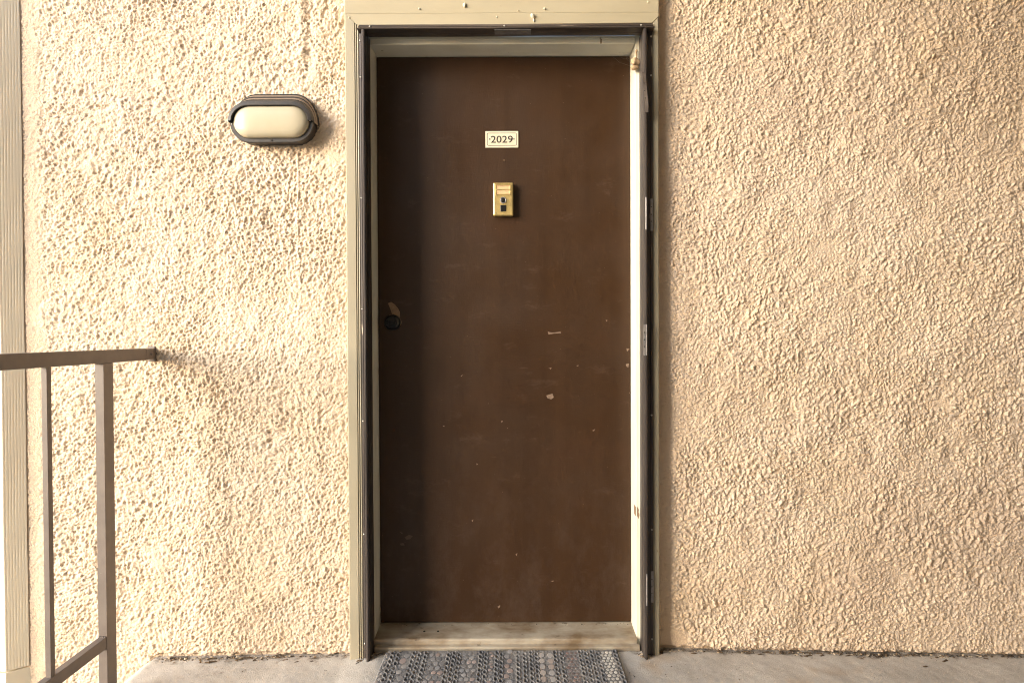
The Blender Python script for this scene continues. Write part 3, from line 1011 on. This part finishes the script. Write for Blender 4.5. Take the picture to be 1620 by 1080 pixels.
for (yy, zz, ln, ax) in ((-0.255, 0.9892, 0.02, 'x'), (-0.255, 0.1790, 0.02, 'x'), (-0.255, 0.1440, 0.02, 'x'), (-0.213, 0.9892, 0.02, 'x')):
    for k in range(4):
        lump('weld_bead', (XA + 0.004 + k * 0.0056, yy - 0.0008, zz - 0.0008), 0.0034, 'rail_paint', rail, seed=60 + k, rough=0.3, sub=2)
br = box('wall_bracket', (XA + 0.0035, XB + 0.0012, -0.0465, 0.006, 0.9905, 1.0275), 'rail_paint', rail, bev=0.003)
bm = bmesh.new()
bmesh.ops.create_uvsphere(bm, u_segments=12, v_segments=8, radius=0.0062, matrix=Matrix.Translation((XB + 0.0008, -0.023, 1.010)))
link('bolt', from_bm(bm), 'rail_paint', br, smooth=True)
bm = bmesh.new()
box_bm(bm, XA + 0.002, XB + 0.003, -0.006, 0.012, 0.9835, 1.0345, bev=0.003)
link('wall_plate', from_bm(bm), 'rail_paint', br)

# ------------------------------------------------------------------ door mat
MX0, MX1, MY0, MY1 = -0.428, 0.350, -0.480, -0.018
mat_t = thing('door_mat', 'grey rubber door mat with pebble and perforation stripes in front of the door', 'door mat', (-0.039, -0.25, 0.0))
mw, mh = MX1 - MX0, MY1 - MY0
U, V = np.meshgrid(np.linspace(0, mw, 600), np.linspace(0, mh, 240))


def zone(a):                                                    # stripes measured across the mat, 0..1
    return a * mw


chain = [0.035, 0.062, 0.125, 0.150, 0.178, 0.275, 0.298, 0.320, 0.412, 0.435, 0.480, 0.500, 0.570, 0.598, 0.625, 0.648, 0.728, 0.755, 0.835, 0.860, 0.885, 0.910, 0.985]
hM = np.zeros_like(U)
for k, c in enumerate(chain):
    sp = 0.0255
    off = (k % 2) * 0.5 * sp
    vv_ = ((V + off) % sp) - sp / 2
    d = ((U - zone(c)) / 0.0040) ** 2 + (vv_ / 0.0072) ** 2
    hM -= 0.0085 * np.clip(1.25 - d, 0, 0.6) / 0.6
    hM += 0.0020 * np.exp(-((np.sqrt(d) - 1.55) / 0.35) ** 2)
dirt = sstep(vnoise(U, V, 0.05, 73) + 0.6 * vnoise(U, V, 0.014, 74), 0.25, 0.9)
hM = hM * (1 - 0.75 * dirt) + 0.0007 * vnoise(U, V, 0.006, 71) + 0.0006 * vnoise(U, V, 0.0035, 75)
rim = np.minimum(np.minimum(U, mw - U), np.minimum(V, mh - V))
hM -= 0.006 * (1 - sstep(rim, -0.001, 0.004))
MXg, MYg = MX0 + U, MY0 + V
sk = -0.006 * (MXg - MX0) / mw + 0.004                          # the mat lies a little crooked
corner = sstep(0.05 - U, 0, 0.05) * sstep(V - (mh - 0.03), 0, 0.03)
MYg = MYg - sk - 0.010 * corner
MZg = 0.0095 + hM + 0.002 * vnoise(U, V, 0.15, 72)
base = link('mat_base', grid_mesh(MXg, MYg, MZg, 'mat_base'), 'rubber', mat_t)
# printed pebbles: low domes, coloured one by one
rp = random.Random(5)
verts, faces, tones = [], [], []


def pebble(u, v_, ra, rb, tone):
    x_, y_ = MX0 + u, MY0 + v_
    y_ -= -0.006 * u / mw + 0.004
    z_ = 0.0098 + float(0.002 * vnoise(np.array([u]), np.array([v_]), 0.15, 72)[0])
    b0 = len(verts)
    for (s, h) in ((1.0, 0.0), (0.86, 0.0006)):
        for k in range(9):
            a = 2 * math.pi * k / 9
            verts.append((x_ + ra * s * math.cos(a), y_ + rb * s * math.sin(a), z_ + h))
    verts.append((x_, y_, z_ + 0.0007))
    for k in range(9):
        j = (k + 1) % 9
        faces.append((b0 + k, b0 + j, b0 + 9 + j, b0 + 9 + k))
        faces.append((b0 + 9 + k, b0 + 9 + j, b0 + 18))
    tones.extend([tone] * 19)


def fill(a, b, r, jit, palette):
    v_ = r
    row = 0
    while v_ < mh - r * 0.8:
        u = zone(a) + r * (1.0 + (row % 2) * 0.9)
        while u < zone(b) - r * 0.7:
            rr2 = r * rp.uniform(0.78, 1.0)
            c_ = rp.choice(palette)
            k_ = rp.uniform(0.75, 1.2)
            pebble(u + rp.uniform(-jit, jit), v_ + rp.uniform(-jit, jit), rr2, 1.35 * rr2 * rp.uniform(0.85, 1.1), (c_[0] * k_, c_[1] * k_, c_[2] * k_, 1))
            u += r * 2.15
        v_ += r * 2.8
        row += 1


grey = [(0.27, 0.27, 0.28), (0.33, 0.32, 0.32), (0.24, 0.235, 0.24), (0.38, 0.31, 0.29)]
pale = [(0.42, 0.40, 0.39), (0.46, 0.42, 0.39), (0.40, 0.34, 0.31)]
red = [(0.21, 0.17, 0.165), (0.26, 0.185, 0.17), (0.18, 0.16, 0.16), (0.24, 0.20, 0.20)]
white = [(0.58, 0.57, 0.54), (0.52, 0.51, 0.48)]
fill(0.004, 0.026, 0.0055, 0.0005, grey)
fill(0.072, 0.117, 0.0115, 0.001, grey)
fill(0.190, 0.266, 0.0095, 0.001, grey)
fill(0.330, 0.402, 0.0085, 0.001, grey)
fill(0.446, 0.471, 0.0060, 0.001, grey)
fill(0.510, 0.561, 0.0105, 0.001, grey)
v_ = 0.013
while v_ < mh - 0.01:
    for a in (0.669, 0.706):
        c_ = rp.choice(pale)
        pebble(zone(a), v_, 0.0106, 0.0150, (*c_, 1))
    v_ += 0.0345
fill(0.766, 0.826, 0.0062, 0.0012, red)
fill(0.918, 0.978, 0.0062, 0.0008, white)
me = mesh_from(verts, faces)
at = me.color_attributes.new('tone', 'FLOAT_COLOR', 'POINT')
at.data.foreach_set('color', np.array(tones, dtype=np.float32).ravel())
link('pebble_relief', me, 'pebble_print', mat_t, smooth=False, kind='stuff')

# ------------------------------------------------------------------ small life and dirt
nest = thing('mud_nest', 'small tan mud insect nest stuck to the upper right jamb', 'insect nest', (0.4165, 0.008, 1.96))
lump('nest_body', (0.4165, 0.002, 1.9840), 0.0150, 'nest_mud', nest, seed=4, sx=0.95, sy=0.75, sz=1.1, rough=0.45, sub=4)
lump('nest_foot', (0.4160, 0.002, 1.9630), 0.0125, 'nest_mud', nest, seed=9, sx=1.15, sy=0.8, sz=0.62, rough=0.3, sub=3)
lump('nest_stalk', (0.4225, 0.006, 2.0090), 0.0028, 'nest_mud', nest, seed=12, sz=4.8, rough=0.3, sub=3)
lump('nest_cap', (0.4235, 0.006, 2.0210), 0.0042, 'nest_mud', nest, seed=13, rough=0.4, sub=2)


def strand_mesh(segs, rad):
    vv, ff = [], []
    for (p, q) in segs:
        p, q = Vector(p), Vector(q)
        d = (q - p).normalized()
        a = d.orthogonal().normalized()
        b = d.cross(a)
        k0 = len(vv)
        for c in (p, q):
            for t in range(3):
                vv.append(tuple(c + rad * (a * math.cos(2.094 * t) + b * math.sin(2.094 * t))))
        for t in range(3):
            ff.append((k0 + t, k0 + (t + 1) % 3, k0 + 3 + (t + 1) % 3, k0 + 3 + t))
    return mesh_from(vv, ff)


web = thing('cobweb', 'thin dusty cobweb in the upper right corner of the doorway', 'cobweb', (0.40, 0.06, 2.02))
rs = random.Random(3)
segs = []
for i in range(11):
    a = (0.345 + 0.075 * rs.random(), 0.07 + 0.028 * rs.random(), 2.0478)
    b = (0.4213, 0.02 + 0.07 * rs.random(), 1.975 + 0.06 * rs.random())
    m_ = tuple((a[k] + b[k]) / 2 + rs.uniform(-.004, .004) - (0.006 if k == 2 else 0) for k in range(3))
    segs += [(a, m_), (m_, b)]
link('strand', strand_mesh(segs, 0.00014), 'web', web, kind='stuff')

# crumbs of plaster, grit and dead leaf along the foot of the wall
rd = random.Random(21)
verts, faces, tones = [], [], []


def crumb(x, y, z, sx, sy, sz, tone, rot):
    b0 = len(verts)
    c, s = math.cos(rot), math.sin(rot)
    for (a, b, d) in ((-1, -1, 0), (1, -.7, 0), (.8, 1, 0), (-1.1, .8, 0), (-.6, -.6, 1), (.5, -.5, .8), (.5, .6, 1.1), (-.6, .5, .7)):
        a, b, d = a * sx * rd.uniform(.7, 1.2), b * sy * rd.uniform(.7, 1.2), d * sz
        verts.append((x + a * c - b * s, y + a * s + b * c, z + d))
    for q in ((0, 1, 5, 4), (1, 2, 6, 5), (2, 3, 7, 6), (3, 0, 4, 7), (4, 5, 6, 7)):
        faces.append(tuple(b0 + i for i in q))
    tones.extend([tone] * 8)


def tone():
    t = rd.random()
    if t < 0.45:
        return (0.06, 0.045, 0.03, 1)
    if t < 0.75:
        return (0.16, 0.11, 0.065, 1)
    return (0.55, 0.46, 0.34, 1)


for i in range(800):
    if rd.random() < 0.62:
        x = rd.uniform(0.50, 1.8) if rd.random() < 0.7 else rd.uniform(0.9, 1.8)
    else:
        x = rd.uniform(-1.2, -0.55)
    y = -0.004 - abs(rd.gauss(0, 0.013))
    s = rd.choice((0.0012, 0.0016, 0.0022, 0.003, 0.0042))
    crumb(x, y, float(floor_z(x)) - 0.002, s, s * rd.uniform(.4, 1.1), s * 0.7, tone(), rd.uniform(0, 6))
for i in range(40):                                             # longer leaf scraps and twigs
    x = rd.choice((rd.uniform(0.6, 1.75), rd.uniform(-1.1, -0.56)))
    y = -0.008 - abs(rd.gauss(0, 0.025))
    crumb(x, y, float(floor_z(x)) + 0.0002, rd.uniform(.006, .013), rd.uniform(.0015, .004), 0.003, (0.09, 0.06, 0.035, 1), rd.uniform(-.6, .6))
for i in range(130):                                            # grit on the sill and in the door corners
    x = rd.uniform(-0.47, 0.42)
    if rd.random() < 0.5:
        y, z = rd.uniform(-0.030, -0.014), -0.001
    else:
        y, z = rd.uniform(0.085, 0.0985), 0.0395
    s = rd.choice((0.001, 0.0015, 0.0022))
    crumb(x, y, z, s, s, s, tone(), rd.uniform(0, 6))
for (cx_, cy_) in ((-0.512, -0.052), (-0.505, -0.048), (-0.470, -0.05), (0.428, -0.035), (0.434, -0.045), (0.492, -0.03)):
    for k in range(7):
        crumb(cx_ + rd.gauss(0, .006), cy_ + rd.gauss(0, .006), float(floor_z(cx_)) - 0.001, rd.uniform(.003, .011), rd.uniform(.001, .003), 0.004,
              tone(), rd.uniform(-1.2, 1.2))
for i in range(420):                                            # loose grit over the slab and mat edge
    x, y = rd.uniform(-1.15, 1.75), rd.uniform(-0.30, -0.03)
    if MX0 - .01 < x < MX1 + .01:
        continue
    s = rd.choice((0.0008, 0.0012, 0.0018))
    crumb(x, y, float(floor_z(x)) - 0.001, s, s, s, tone(), rd.uniform(0, 6))
me = mesh_from(verts, faces)
at = me.color_attributes.new('tone', 'FLOAT_COLOR', 'POINT')
at.data.foreach_set('color', np.array(tones, dtype=np.float32).ravel())
o = link('floor_debris', me, 'debris', None, kind='stuff')
o['label'] = 'grit, plaster crumbs and dead leaf scraps along the foot of the wall'
o['category'] = 'debris'
